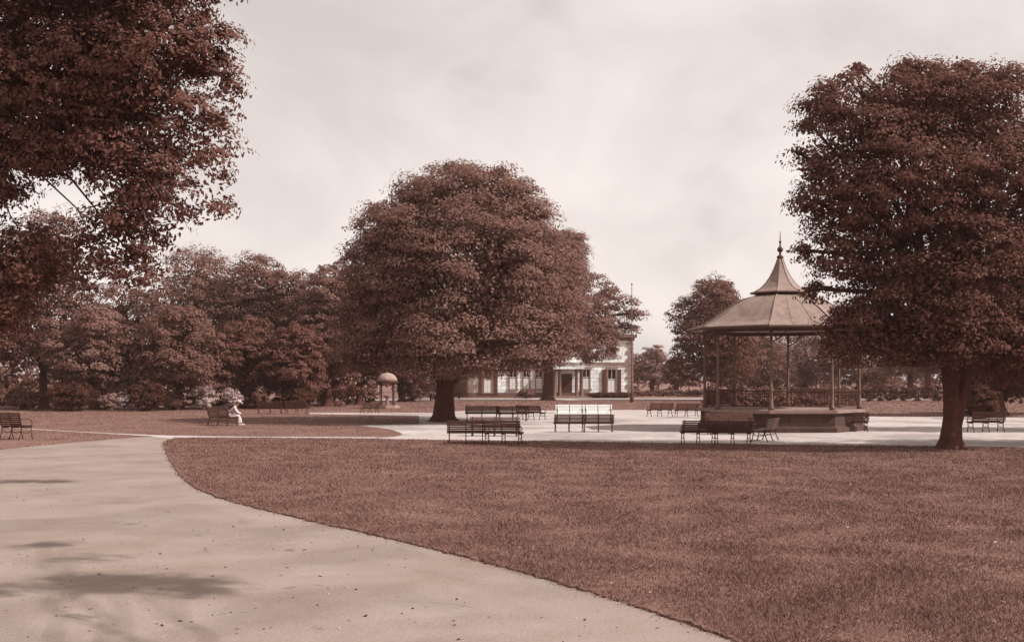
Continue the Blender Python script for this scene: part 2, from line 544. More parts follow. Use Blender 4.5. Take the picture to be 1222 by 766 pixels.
def smooth3(pts, n=4):
    return [Vector(p) for p in smooth_line([tuple(p) for p in pts], n)]
def lerp_r(r, n, k=4):
    out = []
    for i in range(n - 1):
        for j in range(k):
            out.append(r[i] + (r[i + 1] - r[i]) * j / k)
    return out + [r[-1]]

def tree(pos, stems, lobes, n, spray, leaf, m, label, seed, group=None, name="tree", per=80, droop=0.35, fill=0.12, lo=0.70, bare=(), paths=(), thin=1.0, wr=0.55, twigs=2):
    rng = np.random.default_rng(seed)
    root = empty(name, (pos[0], pos[1], 0))
    tag(root, label, "tree", group)
    mb = MB()
    trunk_mesh(mb, stems, lobes, rng, twigs, paths, thin)
    mb.build("trunk", M["bark"], root, smooth=True)
    P, Nn, S = crown_leaves(list(lobes) + list(bare), n, spray, leaf, rng, per, droop, fill, lo)
    o = bpy.data.objects.new("crown", leaves_mesh("crown", P, Nn, S, m, rng, wr))
    COL.objects.link(o)
    o.parent = root
    return root

def stem(h, r, lean=(0, 0), base=(0, 0), flare=1.9):
    x, y = base
    lx, ly = lean
    return ([(x, y, -0.05), (x + lx * 0.04, y + ly * 0.04, 0.25 + r * 0.3), (x + lx * 0.25, y + ly * 0.25, h * 0.35), (x + lx * 0.65, y + ly * 0.65, h * 0.7), (x + lx, y + ly, h)],
            [r * flare, r * 1.2, r, r * 0.92, r * 0.95])

def px_lobes(base_x, d, items):
    """lobes given by where they show at distance d: (x, y, half width, half height, offset in depth, half depth, weight)"""
    k = d / FOC
    out = []
    for it in items:
        x, y, rx, ry, dy, rdep = it[:6]
        w = it[6] if len(it) > 6 else 1.0
        dd = d + dy
        out.append(((x - CX) / FOC * dd - sx(base_x, d), dy, hgt(y, dd), rx * k, rdep, ry * k, w))
    return out

# the broad round tree in the middle
d0 = depth(503)
lob = px_lobes(530, d0, [
    (560, 245, 76, 50, 0, 4.5), (500, 280, 66, 48, -1, 4.5), (612, 272, 48, 52, 0.5, 4), (470, 300, 40, 44, 0, 3.6), (478, 345, 62, 50, 0, 4.5), (555, 320, 95, 75, -3.2, 3.6),
    (640, 340, 58, 60, 0, 4.5), (570, 360, 110, 60, 3, 4.5), (465, 400, 60, 34, 0, 4.0), (540, 398, 75, 42, -3.4, 3.4), (618, 400, 70, 36, -1, 4.2),
    (438, 385, 38, 40, 1.5, 3), (444, 335, 30, 40, 0.5, 2.6), (580, 424, 55, 20, -3, 2.4), (563, 217, 44, 24, 0.5, 2.6), (655, 385, 45, 42, -0.5, 3), (508, 228, 34, 22, 0, 2.2), (470, 262, 26, 20, 0, 1.8),
    (446, 292, 24, 18, 0, 1.6), (612, 232, 30, 22, 0, 2.0), (634, 262, 18, 26, 0, 1.5), (428, 268, 10, 8, 0, 0.8), (448, 250, 11, 8, 0, 0.8), (482, 230, 12, 8, 0, 0.8), (540, 199, 14, 7, 0, 0.9), (598, 205, 12, 8, 0, 0.8), (650, 255, 9, 9, 0, 0.7), (420, 305, 10, 10, 0, 0.8), (432, 425, 30, 14, 0, 2.0, 0.6), (500, 432, 40, 12, -2, 2.0, 0.6)])
s0 = ([(0, 0, -0.05), (0.0, 0, 0.35), (0.05, 0, 1.4), (0.12, 0, 2.3), (0.2, 0, 3.1)], [1.02, 0.62, 0.5, 0.5, 0.6])
tree((sx(530, d0), d0), [s0, ([(0.1, 0, 2.0), (0.9, -0.2, 2.9), (1.7, -0.4, 3.7), (2.6, -0.5, 4.6)], [0.4, 0.34, 0.28, 0.22]), ([(0.1, 0, 2.1), (-0.6, 0.2, 3.1), (-1.3, 0.3, 4.2)], [0.4, 0.33, 0.26])],
     lob, 160000, 0.95, 0.175, M["leaf_mid"], "broad round-crowned tree with a thick flared dark trunk in the middle of the park", 11, name="broadleaf_tree", per=125, lo=0.76, fill=0.2)

# tall tree behind it, before the house, with a thin open bough on its right
d1 = depth(477.5)
lob = px_lobes(654, d1, [(674, 312, 24, 38, 0, 4), (668, 286, 24, 14, 0, 2.2), (684, 306, 16, 26, 0, 2.2), (686, 290, 13, 14, 0, 1.6), (655, 360, 48, 45, 0, 4), (700, 380, 34, 36, -1, 3.5), (684, 340, 22, 30, 0, 3), (652, 300, 20, 24, 0, 2), (640, 400, 60, 30, 0, 4.5), (705, 408, 32, 22, -1.5, 3),
                         (706, 334, 16, 12, 0, 1.6, 0.5), (724, 345, 18, 10, 0.3, 1.6, 0.5), (742, 360, 18, 9, 0, 1.6, 0.5), (732, 388, 22, 12, 0, 2.0, 0.6), (756, 373, 13, 6, 0, 1.0, 0.6), (716, 362, 14, 12, 0, 1.5, 0.4), (758, 392, 9, 5, 0, 0.8, 0.5)])
tree((sx(654, d1), d1), [stem(4.4, 0.55, (0.1, 0))], lob, 68000, 0.95, 0.26, M["leaf_mid"],
     "tall tree before the pale house, its crown reaching right in a thin open bough", 12, name="broadleaf_tree", per=60)

# right foreground tree with forked trunk
d2 = depth(536.5)
lob = px_lobes(1135, d2, [
    (1075, 125, 70, 45, 0, 2.4), (1150, 125, 75, 48, 0.4, 2.8), (1030, 165, 62, 50, 0, 2.2), (1010, 230, 58, 52, 0, 2.2), (1090, 210, 85, 70, -1.2, 2.2), (1180, 205, 85, 70, 0, 3.0),
    (1240, 220, 75, 100, 0.5, 2.8), (1020, 300, 55, 46, 0.3, 2.0, 0.8), (1090, 305, 70, 44, 0.6, 2.2, 0.55), (1165, 300, 75, 60, -0.5, 2.6), (1235, 340, 70, 70, 0, 2.4),
    (957, 235, 12, 9, 0, 0.4), (952, 182, 12, 8, 0, 0.4), (966, 148, 13, 9, 0, 0.4), (1022, 80, 13, 7, 0, 0.4), (1080, 76, 15, 7, 0, 0.5), (1150, 78, 16, 6, 0, 0.5), (960, 298, 13, 9, 0, 0.4), (972, 345, 16, 11, 0, 0.5), (990, 395, 14, 12, 0, 0.4), (990, 120, 34, 30, 0.1, 1.3), (1010, 92, 20, 14, 0, 0.6, 0.6), (1110, 90, 40, 18, 0, 1.2, 0.7), (1195, 95, 40, 20, 0, 1.2, 0.7), (968, 190, 20, 30, 0, 0.9, 0.6), (1050, 405, 46, 26, -0.6, 1.5), (1010, 415, 28, 18, -0.3, 1.0, 0.7), (1135, 395, 50, 34, -1.6, 1.4), (1095, 345, 50, 40, -1.7, 1.2, 0.7), (1150, 335, 50, 44, -1.9, 1.3), (1200, 400, 60, 40, -1.2, 1.5), (1055, 370, 55, 42, 0.2, 1.9), (1020, 385, 38, 30, -0.3, 1.4), (1100, 395, 55, 34, -0.4, 2.0), (1170, 385, 60, 45, 0, 2.2), (1240, 400, 55, 50, 0.3, 2.0), (1190, 430, 40, 24, 1.0, 1.6)])
s2 = ([(0.0, 0, -0.05), (0.0, 0, 0.3), (0.02, 0, 0.9), (0.0, 0, 1.8), (-0.1, 0.0, 2.8), (-0.12, 0.1, 3.9)], [0.58, 0.36, 0.28, 0.24, 0.22, 0.20])
s2b = ([(0.08, 0, 0.7), (0.30, 0.05, 1.5), (0.52, 0.1, 2.4), (0.55, 0.1, 3.2), (0.8, 0.1, 4.3)], [0.24, 0.20, 0.17, 0.17, 0.16])
tree((sx(1135, d2), d2), [s2, s2b], lob, 160000, 0.58, 0.125, M["leaf_dark"],
     "tall dark tree with a forked trunk on the lawn edge right of the bandstand", 13, name="broadleaf_tree", per=85, lo=0.55, fill=0.2)

# near left tree: trunk outside the frame, boughs hanging into it and high over the path
d3 = 25.0
lob = px_lobes(-70, d3, [
    (60, 90, 95, 95, 0, 1.8), (150, 70, 95, 70, -0.3, 1.6), (225, 55, 45, 34, 0, 1.1, 0.7), (110, 150, 85, 60, 0.2, 1.6), (205, 130, 62, 50, 0, 1.1, 0.38), (242, 165, 48, 45, 0.2, 0.9, 0.26),
    (165, 205, 60, 40, 0, 1.2, 0.8), (235, 222, 52, 40, 0, 0.9, 0.15), (145, 265, 50, 45, 0.2, 1.0, 0.6), (120, 305, 60, 34, 0.2, 0.9, 0.45), (190, 270, 40, 40, 0, 0.8, 0.22), (170, 325, 40, 26, 0.3, 0.8, 0.3),
    (40, 180, 60, 30, 0, 1.0, 0.9), (272, 95, 16, 40, 0.1, 0.5, 0.4), (40, 300, 44, 50, 0.6, 1.2, 0.6), (10, 350, 40, 50, 0.6, 1.2, 0.5), (265, 40, 18, 12, 0, 0.4, 0.5),
    (-40, 60, 110, 110, 0, 2.2), (-60, 200, 90, 70, 0, 1.8), (110, -30, 160, 50, 0, 2.6), (-60, 330, 60, 70, 0, 1.8)])
bx = sx(-70, d3)
high = [(X - bx, Y - d3, Z, r * 1.3, r * 0.7, r * 0.4, 0.5) for X, Y, Z, r in ((-5.0, 21.5, 13.2, 1.6), (-1.8, 19.8, 13.0, 1.3), (1.6, 22.0, 12.4, 0.8))]
tree((bx, d3), [stem(8.6, 0.6, (0.4, 0))], lob, 140000, 0.42, 0.115, M["leaf_dark"],
     "large near tree whose dark leafy boughs hang into the upper left", 14, name="broadleaf_tree", per=70, lo=0.35, droop=0.7, wr=0.5, bare=high, thin=0.28, twigs=0,
     paths=[([(0.4, 0, 8.4), (0.7, -0.1, 11.5), (3.0, -1.0, 13.0), (-5.0 - bx, -3.5, 13.3), (-1.8 - bx, -5.2, 13.0), (1.6 - bx, -3.0, 12.4)], [0.4, 0.3, 0.22, 0.14, 0.08, 0.03])])
ov = [(X - 8.0, Y - 1.0, Z, r * 1.2, r * 0.6, r * 0.4) for X, Y, Z, r in ((6.8, 7.6, 11.6, 0.9), (4.9, 7.3, 11.3, 0.45), (5.6, 9.3, 11.7, 0.3), (5.0, 10.4, 12.0, 0.4), (8.0, 7.0, 12.1, 0.5), (5.9, 8.0, 11.4, 0.5), (8.6, 2.0, 12.6, 1.4), (10.0, 0.5, 13.2, 1.5), (7.6, 3.6, 11.9, 1.0))]
tree((8.7, 3.0), [stem(8.5, 0.26, (0.1, 0.3))], ov, 10500, 0.40, 0.12, M["leaf_mid"],
     "tall high-crowned tree just outside the frame that dapples the near path with shade", 15, name="broadleaf_tree", per=50, lo=0.3, thin=0.2)

# belt of trees on the left and the trees behind the lawns
def simple_tree(x, yb, ytop, wpx, m, label, seed, group, n=20000, leaf=0.30, name="broadleaf_tree", low=0.25, sparse=1.0, tr=0.32):
    d = depth(yb)
    k = d / FOC
    H = hgt(ytop, d)
    rw = wpx / 2 * k
    rng = np.random.default_rng(seed + 900)
    z0 = H * low
    lobes = []
    hh = H - z0
    for i in range(9):
        t = (i + 0.5) / 9
        a = i * 2.4 + rng.random()
        zz = z0 + hh * (0.15 + 0.7 * t)
        prof = math.sqrt(max(0.05, 1 - (2 * (0.12 + 0.78 * t) - 0.85) ** 2 / 1.35))
        rr = rw * prof * 0.52
        lobes.append((math.cos(a) * rr, math.sin(a) * rr, zz, rw * prof * (0.5 + 0.18 * rng.random()), rw * prof * 0.55, hh * (0.15 + 0.06 * rng.random()), sparse))
    lobes.append((0, 0, H - hh * 0.17, rw * 0.45, rw * 0.45, hh * 0.17))
    lobes.append((0, 0, z0 + hh * 0.42, rw * 0.8, rw * 0.8, hh * 0.32))
    return tree((sx(x, d), d), [stem(max(1.6, z0 * 1.1), tr, (rng.normal() * 0.2, 0))], lobes, n, max(0.55, rw * 0.17), leaf, m, label, seed, group, name, per=55, twigs=1)

belt = "trees of the dense belt along the left lawn"
for i, (x, yb, yt, w, m, lab, n) in enumerate([
    (52, 487.5, 248, 140, "leaf_back", "tallest tree at the far left of the belt of trees", 26000),
    (-30, 489, 270, 120, "leaf_dark", "dark tree cut by the left edge, beyond the path bench", 16000),
    (112, 489, 362, 105, "leaf_mid", "low bushy tree over the dark rounded shrub", 16000),
    (155, 481, 325, 110, "leaf_dark", "dark tree filling the gap under the hanging boughs", 15000),
    (212, 488.5, 362, 120, "leaf_back", "rounded low tree behind the row of pale flowering bushes", 18000),
    (235, 482, 291, 140, "leaf_mid", "tall tree with a humped top just right of the hanging boughs", 24000),
    (300, 483, 299, 120, "leaf_mid", "tall tree in the belt, topped by the open sky, above the seated person", 22000),
    (292, 487, 375, 85, "leaf_dark", "small dark tree right behind the seated person", 12000),
    (345, 483.5, 318, 110, "leaf_back", "broad tree above the dark clipped hedge", 20000),
    (392, 485, 308, 100, "leaf_mid", "tree crowding the left flank of the broad middle tree", 20000),
    (350, 487, 385, 90, "leaf_dark", "low dark tree standing over the clipped hedge", 12000),
    (430, 483, 345, 100, "leaf_dark", "dark tree half hidden by the left of the middle crown", 14000),
    (480, 479, 385, 110, "leaf_dark", "low spreading tree in shade beyond the domed shelter", 14000)]):
    simple_tree(x, yb, yt, w, M[m], lab, 40 + i, belt, int(n * 1.5), 0.225, low=0.16)

for X, Y, H_, r_, sd, lab in ((25.5, 38.5, 11.5, 3.6, 131, "nearer of two trees just past the right edge that shade the plaza"), (28.5, 49.5, 12.5, 4.2, 132, "farther of two trees just past the right edge that shade the plaza")):
    tree((X, Y), [stem(3.0, 0.3, (0.2, 0))], [(0, 0, H_ * 0.62, r_, r_ * 0.7, H_ * 0.33), (-r_ * 0.5, 0, H_ * 0.5, r_ * 0.6, r_ * 0.5, H_ * 0.2), (r_ * 0.5, 0.3, H_ * 0.55, r_ * 0.6, r_ * 0.5, H_ * 0.22)],
         26000, 0.6, 0.16, M["leaf_dark"], lab, sd, name="broadleaf_tree")
behind = "trees behind the bandstand"
for i, (x, yb, yt, w, m, lab, n, low) in enumerate([
    (853, 477.5, 326, 112, "leaf_dark", "dense dark tree left of the bandstand roof, topped with a tuft", 30000, 0.08),
    (778, 470.3, 411, 52, "leaf_pale", "pale distant tree right of the flagpole", 9000, 0.2),  # leaf colour lightened to stand for haze over the distance
    (806, 471, 424, 36, "leaf_back", "small distant tree left of the dense dark one", 6000, 0.2),
    (905, 473, 388, 100, "leaf_back", "tree seen between the left posts of the bandstand", 16000, 0.05),
    (960, 472.5, 380, 100, "leaf_pale", "pale leafy tree seen between the right posts of the bandstand", 16000, 0.05),
    (1025, 473.5, 388, 105, "leaf_mid", "tree showing just right of the bandstand rail", 15000, 0.06),
    (1085, 475, 398, 75, "leaf_pale", "pale tree on a short trunk left of the forked tree", 12000, 0.3),
    (1108, 476, 380, 80, "leaf_back", "tree with a thin trunk seen close to the forked trunk", 12000, 0.3),
    (1192, 496, 330, 125, "leaf_yew", "dark tree behind the forked tree at the right edge", 22000, 0.12),
    (1290, 494, 320, 110, "leaf_yew", "dark tree at the right edge beyond the shaded bench", 12000, 0.3),
    (1150, 473, 372, 95, "leaf_back", "far tree filling the view behind the forked trunk", 15000, 0.08)]):
    simple_tree(x, yb, yt, w, M[m], lab, 70 + i, behind, int(n * 1.4), 0.26, low=low, tr=0.38)

# a far wood beyond everything
def mass(name, items, n, spray, leaf, m, label, cat, seed):
    rng = np.random.default_rng(seed)
    P, Nn, S = crown_leaves(items, n, spray, leaf, rng, 60, 0.35, 0.2)
    P[:, 2] = np.maximum(P[:, 2], 0.02)
    o = bpy.data.objects.new(name, leaves_mesh(name, P, Nn, S, m, rng))
    COL.objects.link(o)
    tag(o, label, cat, kind="stuff")
rw_ = np.random.default_rng(99)
mass("wood", [(-95 + i * 4.6, 190 + rw_.normal() * 5, h * 0.45, 3.8, 3.2, h * 0.55) for i, h in enumerate(np.where(np.arange(56) < 18, 7.5, 5.5) + rw_.random(56) * 2.6)],
     60000, 1.1, 0.5, M["leaf_back"], "distant belt of woodland closing the view beyond the park", "wood", 98)
mass("undergrowth", [(-70 + i * 2.1, 99 + rw_.normal() * 1.5, h * 0.45, 1.7, 1.4, h * 0.55) for i, h in enumerate(2.8 + rw_.random(27) * 1.8)],
     30000, 0.6, 0.26, M["leaf_dark"], "dark undergrowth massed beneath the belt of trees on the left", "undergrowth", 97)

def shrub(x, yb, ytop, wpx, m, label, seed, name="shrub", n=4200, group=None, leaf=0.16, dy=0.0, cat="shrub"):
    d = depth(yb) + dy
    k = d / FOC
    H = hgt(ytop, d); rw = wpx / 2 * k
    rng = np.random.default_rng(seed)
    lobes = [(0, 0, H * 0.5, rw * 0.85, rw * 0.7, H * 0.48)]
    for i in range(5):
        a = rng.random() * 6.28
        lobes.append((math.cos(a) * rw * 0.55, math.sin(a) * rw * 0.4, H * (0.35 + 0.4 * rng.random()), rw * 0.45, rw * 0.45, H * 0.26))
    P, Nn, S = crown_leaves(lobes, n, max(0.25, rw * 0.25), leaf, rng, 40, 0.3, 0.15)
    P[:, 2] = np.maximum(P[:, 2], 0.03)
    root = empty(name, (sx(x, d), d, 0))
    tag(root, label, cat, group)
    o = bpy.data.objects.new("foliage", leaves_mesh("foliage", P, Nn, S, m, rng))
    COL.objects.link(o); o.parent = root
    mb = MB()
    for i in range(4):
        a = i * 1.7 + rng.random()
        mb.tube([(0, 0, -0.03), (math.cos(a) * rw * 0.15, math.sin(a) * rw * 0.15, H * 0.3), (math.cos(a) * rw * 0.4, math.sin(a) * rw * 0.4, H * 0.6)], [0.05, 0.04, 0.02], n=6)
    mb.build("stem", M["bark"], root, smooth=True)
    return root

sg = "shrubs along the belt"
for i, (x, yb, yt, w, m, lab, n) in enumerate([
    (28, 489, 459, 38, "leaf_back", "leafy bush at the foot of the far left tree", 3500),
    (84, 490.5, 455, 60, "leaf_yew", "very dark rounded shrub at the far left lawn edge", 7000),
    (128, 490, 470, 22, "leaf_pale", "small pale bush right of the very dark rounded shrub", 2200),
    (149, 489.5, 467, 26, "blossom", "pale flowering bush left of the dark upright shrub", 2600),
    (174, 490.5, 452, 42, "leaf_yew", "dark upright shrub between two pale flowering bushes", 6000),
    (208, 489, 468, 26, "leaf_mid", "mid-brown bush right of the dark upright shrub", 2600),
    (243, 489, 459, 30, "blossom", "pale flowering bush just left of the seated person's bench", 3200),
    (277, 488.5, 462, 26, "blossom", "pale flowering bush right above the seated person", 2800),
    (306, 488, 464, 30, "leaf_back", "spreading bush between the seated person and the clipped hedge", 3000),
    (352, 487.5, 460, 52, "leaf_yew", "dark clipped block of hedge with square sides", 7000),
    (389, 484, 464, 28, "blossom", "pale bush right of the dark clipped hedge", 3000),
    (414, 482, 453, 34, "leaf_pale", "pale loose bush left of the domed shelter", 3600),
    (438, 481, 460, 30, "leaf_mid", "bush close at the left of the domed shelter", 3000),
    (492, 479, 452, 36, "leaf_back", "bush right of the domed shelter", 3200),
    (514, 478, 450, 32, "leaf_mid", "bush just left of the thick middle trunk", 3200),
    (628, 475.5, 462, 20, "leaf_mid", "round bush before the house wall left of its portico", 2200),
    (1168, 500, 458, 46, "leaf_yew", "dark shrub mass behind the shaded bench right of the forked trunk", 6000),
    (548, 476, 448, 26, "leaf_mid", "bush against the dark side wing of the house", 2600)]):
    shrub(x, yb, yt, w, M[m], lab, 200 + i, n=n, group=sg)

def hedge(x0, x1, yb, ytop, m, label, seed, n):
    d = depth(yb)
    X0, X1 = sx(x0, d), sx(x1, d)
    H = hgt(ytop, d)
    rng = np.random.default_rng(seed)
    k = max(3, int((X1 - X0) / 1.2))
    lobes = [(X0 + (X1 - X0) * (i + 0.5) / k - (X0 + X1) / 2, rng.normal() * 0.05, H * 0.5, (X1 - X0) / k * 0.75, 0.5, H * 0.5) for i in range(k)]
    P, Nn, S = crown_leaves(lobes, n, 0.3, 0.16, rng, 40, 0.3, 0.2)
    P[:, 2] = np.clip(P[:, 2], 0.03, None)
    o = bpy.data.objects.new("hedge", leaves_mesh("hedge", P, Nn, S, m, rng))
    COL.objects.link(o)
    o.location = ((X0 + X1) / 2, d, 0)
    tag(o, label, "hedge")
hedge(706, 750, 474.8, 468, M["leaf_yew"], "low dark hedge at the foot of the house right of the portico", 301, 6000)
hedge(757, 838, 473, 464.5, M["leaf_mid"], "low hedge right of the flagpole beyond the road", 302, 7000)
hedge(1000, 1140, 478.5, 459, M["leaf_yew"], "long dark hedge beyond the bandstand's right side", 303, 12000)
hedge(846, 996, 496, 460, M["leaf_mid"], "dark shrubbery seen through the bandstand's rail", 305, 16000)
hedge(-60, 60, 484.5, 470, M["leaf_mid"], "hedge at the far left behind the lawn", 304, 7000)

# ------------------------------------------------------------------ the house
def house():
    d = 142.0
    k = d / FOC
    x0, x1 = sx(560, d), sx(757, d)
    H = hgt(402, d)
    cx = (x0 + x1) / 2
    root = empty("stone_house", (cx, d, 0))
    tag(root, "pale two-storey stone house with a columned portico behind the trees", "house")
    root.rotation_euler = (0, 0, R(6))
    w = x1 - x0
    MB().box((0, 7, H / 2), (w, 14, H)).build("wall", M["ashlar"], root)
    MB().box((0, 6.95, 0.3), (w + 0.24, 14.14, 0.62)).build("plinth", M["trim"], root)
    MB().box((0, 7, H * 0.56), (w + 0.3, 14.3, 0.32)).build("string_course", M["stone_mid"], root)
    MB().box((0, 7, H + 0.12), (w + 0.9, 14.9, 0.36)).box((0, 7, H - 0.25), (w + 0.35, 14.35, 0.36)).build("cornice", M["trim"], root)
    for s in (-1, 1):
        mb = MB()
        for i in range(int(H / 0.55)):
            ww = 0.95 if i % 2 else 0.65
            mb.box((s * (w / 2 - ww / 2 + 0.05), -0.03, 0.9 + i * 0.55), (ww, 0.14, 0.42))
        mb.build("quoin", M["stone_mid"], root)
    rb = MB()
    e, z0, z1 = 0.1, H + 0.31, H + 1.5
    b = len(rb.v)
    rb.v += [(-w / 2 - e, -e, z0), (w / 2 + e, -e, z0), (w / 2 + e, 14 + e, z0), (-w / 2 - e, 14 + e, z0), (-w / 2 + 7, 7, z1), (w / 2 - 7, 7, z1)]
    rb.f += [(0, 1, 5, 4), (1, 2, 5), (2, 3, 4, 5), (3, 0, 4), (3, 2, 1, 0)]
    rf = rb.build("roof", M["slate"], root)
    for s in (-1, 1):
        cb = MB().box((s * (w / 2 - 6), 7.5, z1 - 0.1), (1.3, 0.9, 1.6)).box((s * (w / 2 - 6), 7.5, z1 + 0.75), (1.5, 1.1, 0.16))
        cb.build("chimney", M["stone_dark"], rf)
    def window(px, wpx, ya, yb, blind=True, pil=False):
        X = sx(px, d) - cx; W_ = wpx * k
        za, zb = hgt(yb, d), hgt(ya, d)
        t = 0.14
        fr = MB()
        for s in (-1, 1): fr.box((X + s * (W_ / 2 + t / 2), -0.05, (za + zb) / 2), (t, 0.16, zb - za))
        fr.box((X, -0.05, zb + 0.14), (W_ + 2 * t + 0.25, 0.22, 0.28)).box((X, -0.07, za - 0.09), (W_ + 2 * t + 0.3, 0.28, 0.18))
        win = fr.build("window", M["stone_mid"], root)
        MB().box((X, -0.01, (za + zb) / 2), (W_, 0.05, zb - za)).build("pane", M["glass"], win)
        bars = MB().box((X, -0.055, (za + zb) / 2 + 0.25), (W_, 0.05, 0.07)).box((X, -0.055, (za + zb) / 2), (0.05, 0.04, zb - za))
        bars.build("sash", M["paint_white"], win)
        if blind:
            MB().box((X, -0.05, za + (zb - za) * 0.27), (W_ - 0.02, 0.02, (zb - za) * 0.54)).build("blind", M["blind"], win)
        if pil:
            for s in (-1, 1):
                MB().box((X + s * (W_ / 2 + 0.52), -0.08, (za + zb) / 2 - 0.15), (0.46, 0.22, zb - za + 0.3)).build("pilaster", M["stone_dark"], win)
    for px, wp, pil in ((582, 9, True), (612, 8, False), (628, 7, False), (643, 7, False), (700, 8, False), (731, 9, True)):
        window(px, wp, 441, 468 if pil else 464, True, pil)
        window(px, wp, 407, 423, False)
    window(676, 9, 407, 423, False)
    # portico
    xc = sx(676, d) - cx
    pr = MB().box((xc, -0.9, hgt(437, d)), (4.2, 1.8, 0.75)).box((xc, -0.95, hgt(437, d) + 0.47), (4.7, 2.0, 0.16))
    por = pr.build("portico", M["ashlar"], root)
    for dx in (-1.75, -1.1, 1.1, 1.75):
        MB().lathe([(0.30, 0.0), (0.30, 0.12), (0.24, 0.2), (0.22, 1.6), (0.19, 3.2), (0.26, 3.3), (0.28, hgt(437, d) - 0.38 - 0.02)], 12, (xc + dx, -1.45, 0.02)).build("column", M["trim"], por, smooth=True)
    MB().box((xc, -1.0, 0.1), (5.0, 2.6, 0.2)).build("step", M["stone_mid"], por)
    dr = MB().box((xc, -0.03, 1.6), (1.5, 0.1, 2.9)).build("door", M["bench"], root)
    MB().box((xc, -0.09, 2.7), (1.2, 0.04, 0.5)).build("fanlight", M["glass"], dr)
    # wing
    X = sx(549, d) - cx
    MB().box((X - 0.4, 8, 2.6), (3.6, 9, 5.2)).build("side_wing", M["ashlar_dark"], root)
    MB().box((X - 0.4, 8, 5.3), (4.0, 9.4, 0.25)).build("wing_roof", M["slate"], root)
house()

dfp = depth(480)
fp = empty("flagpole", (sx(754, dfp), dfp, 0))
tag(fp, "tall thin bare flagpole before the right corner of the house", "flagpole")
Hf = hgt(340, dfp)
MB().tube([(0, 0, 0), (0, 0, Hf * 0.5), (0, 0, Hf)], [0.07, 0.055, 0.035], 10).build("pole", M["trim"], fp, smooth=True)
MB().lathe([(0.02, 0), (0.09, 0.06), (0.09, 0.12), (0.02, 0.18)], 10, (0, 0, Hf)).build("ball", M["trim"], fp, smooth=True)
MB().lathe([(0.2, 0.0), (0.2, 0.5), (0.12, 0.9), (0.1, 0.95)], 10).build("base", M["iron"], fp)

# pale low building at the right edge
db = 118.0
b2 = empty("garden_building", (sx(1212, db), db, 0))
tag(b2, "low pale building glimpsed under the dark trees at the right edge", "building")
MB().box((0, 2.5, 1.0), (5.5, 5, 2.0)).build("wall", M["stone_mid"], b2)
rb = MB()
rb.v += [(-3.1, -0.4, 1.98), (3.1, -0.4, 1.98), (3.1, 5.4, 1.98), (-3.1, 5.4, 1.98), (-3.1, 2.5, 3.0), (3.1, 2.5, 3.0)]
rb.f += [(0, 1, 5, 4), (2, 3, 4, 5), (1, 2, 5), (3, 0, 4), (3, 2, 1, 0)]
rb.build("roof", M["slate"], b2)
MB().box((0.4, -0.03, 1.1), (0.9, 0.1, 0.9)).build("window", M["glass"], b2)
MB().box((-1.3, -0.03, 0.95), (0.85, 0.1, 1.85)).build("door", M["bench"], b2)

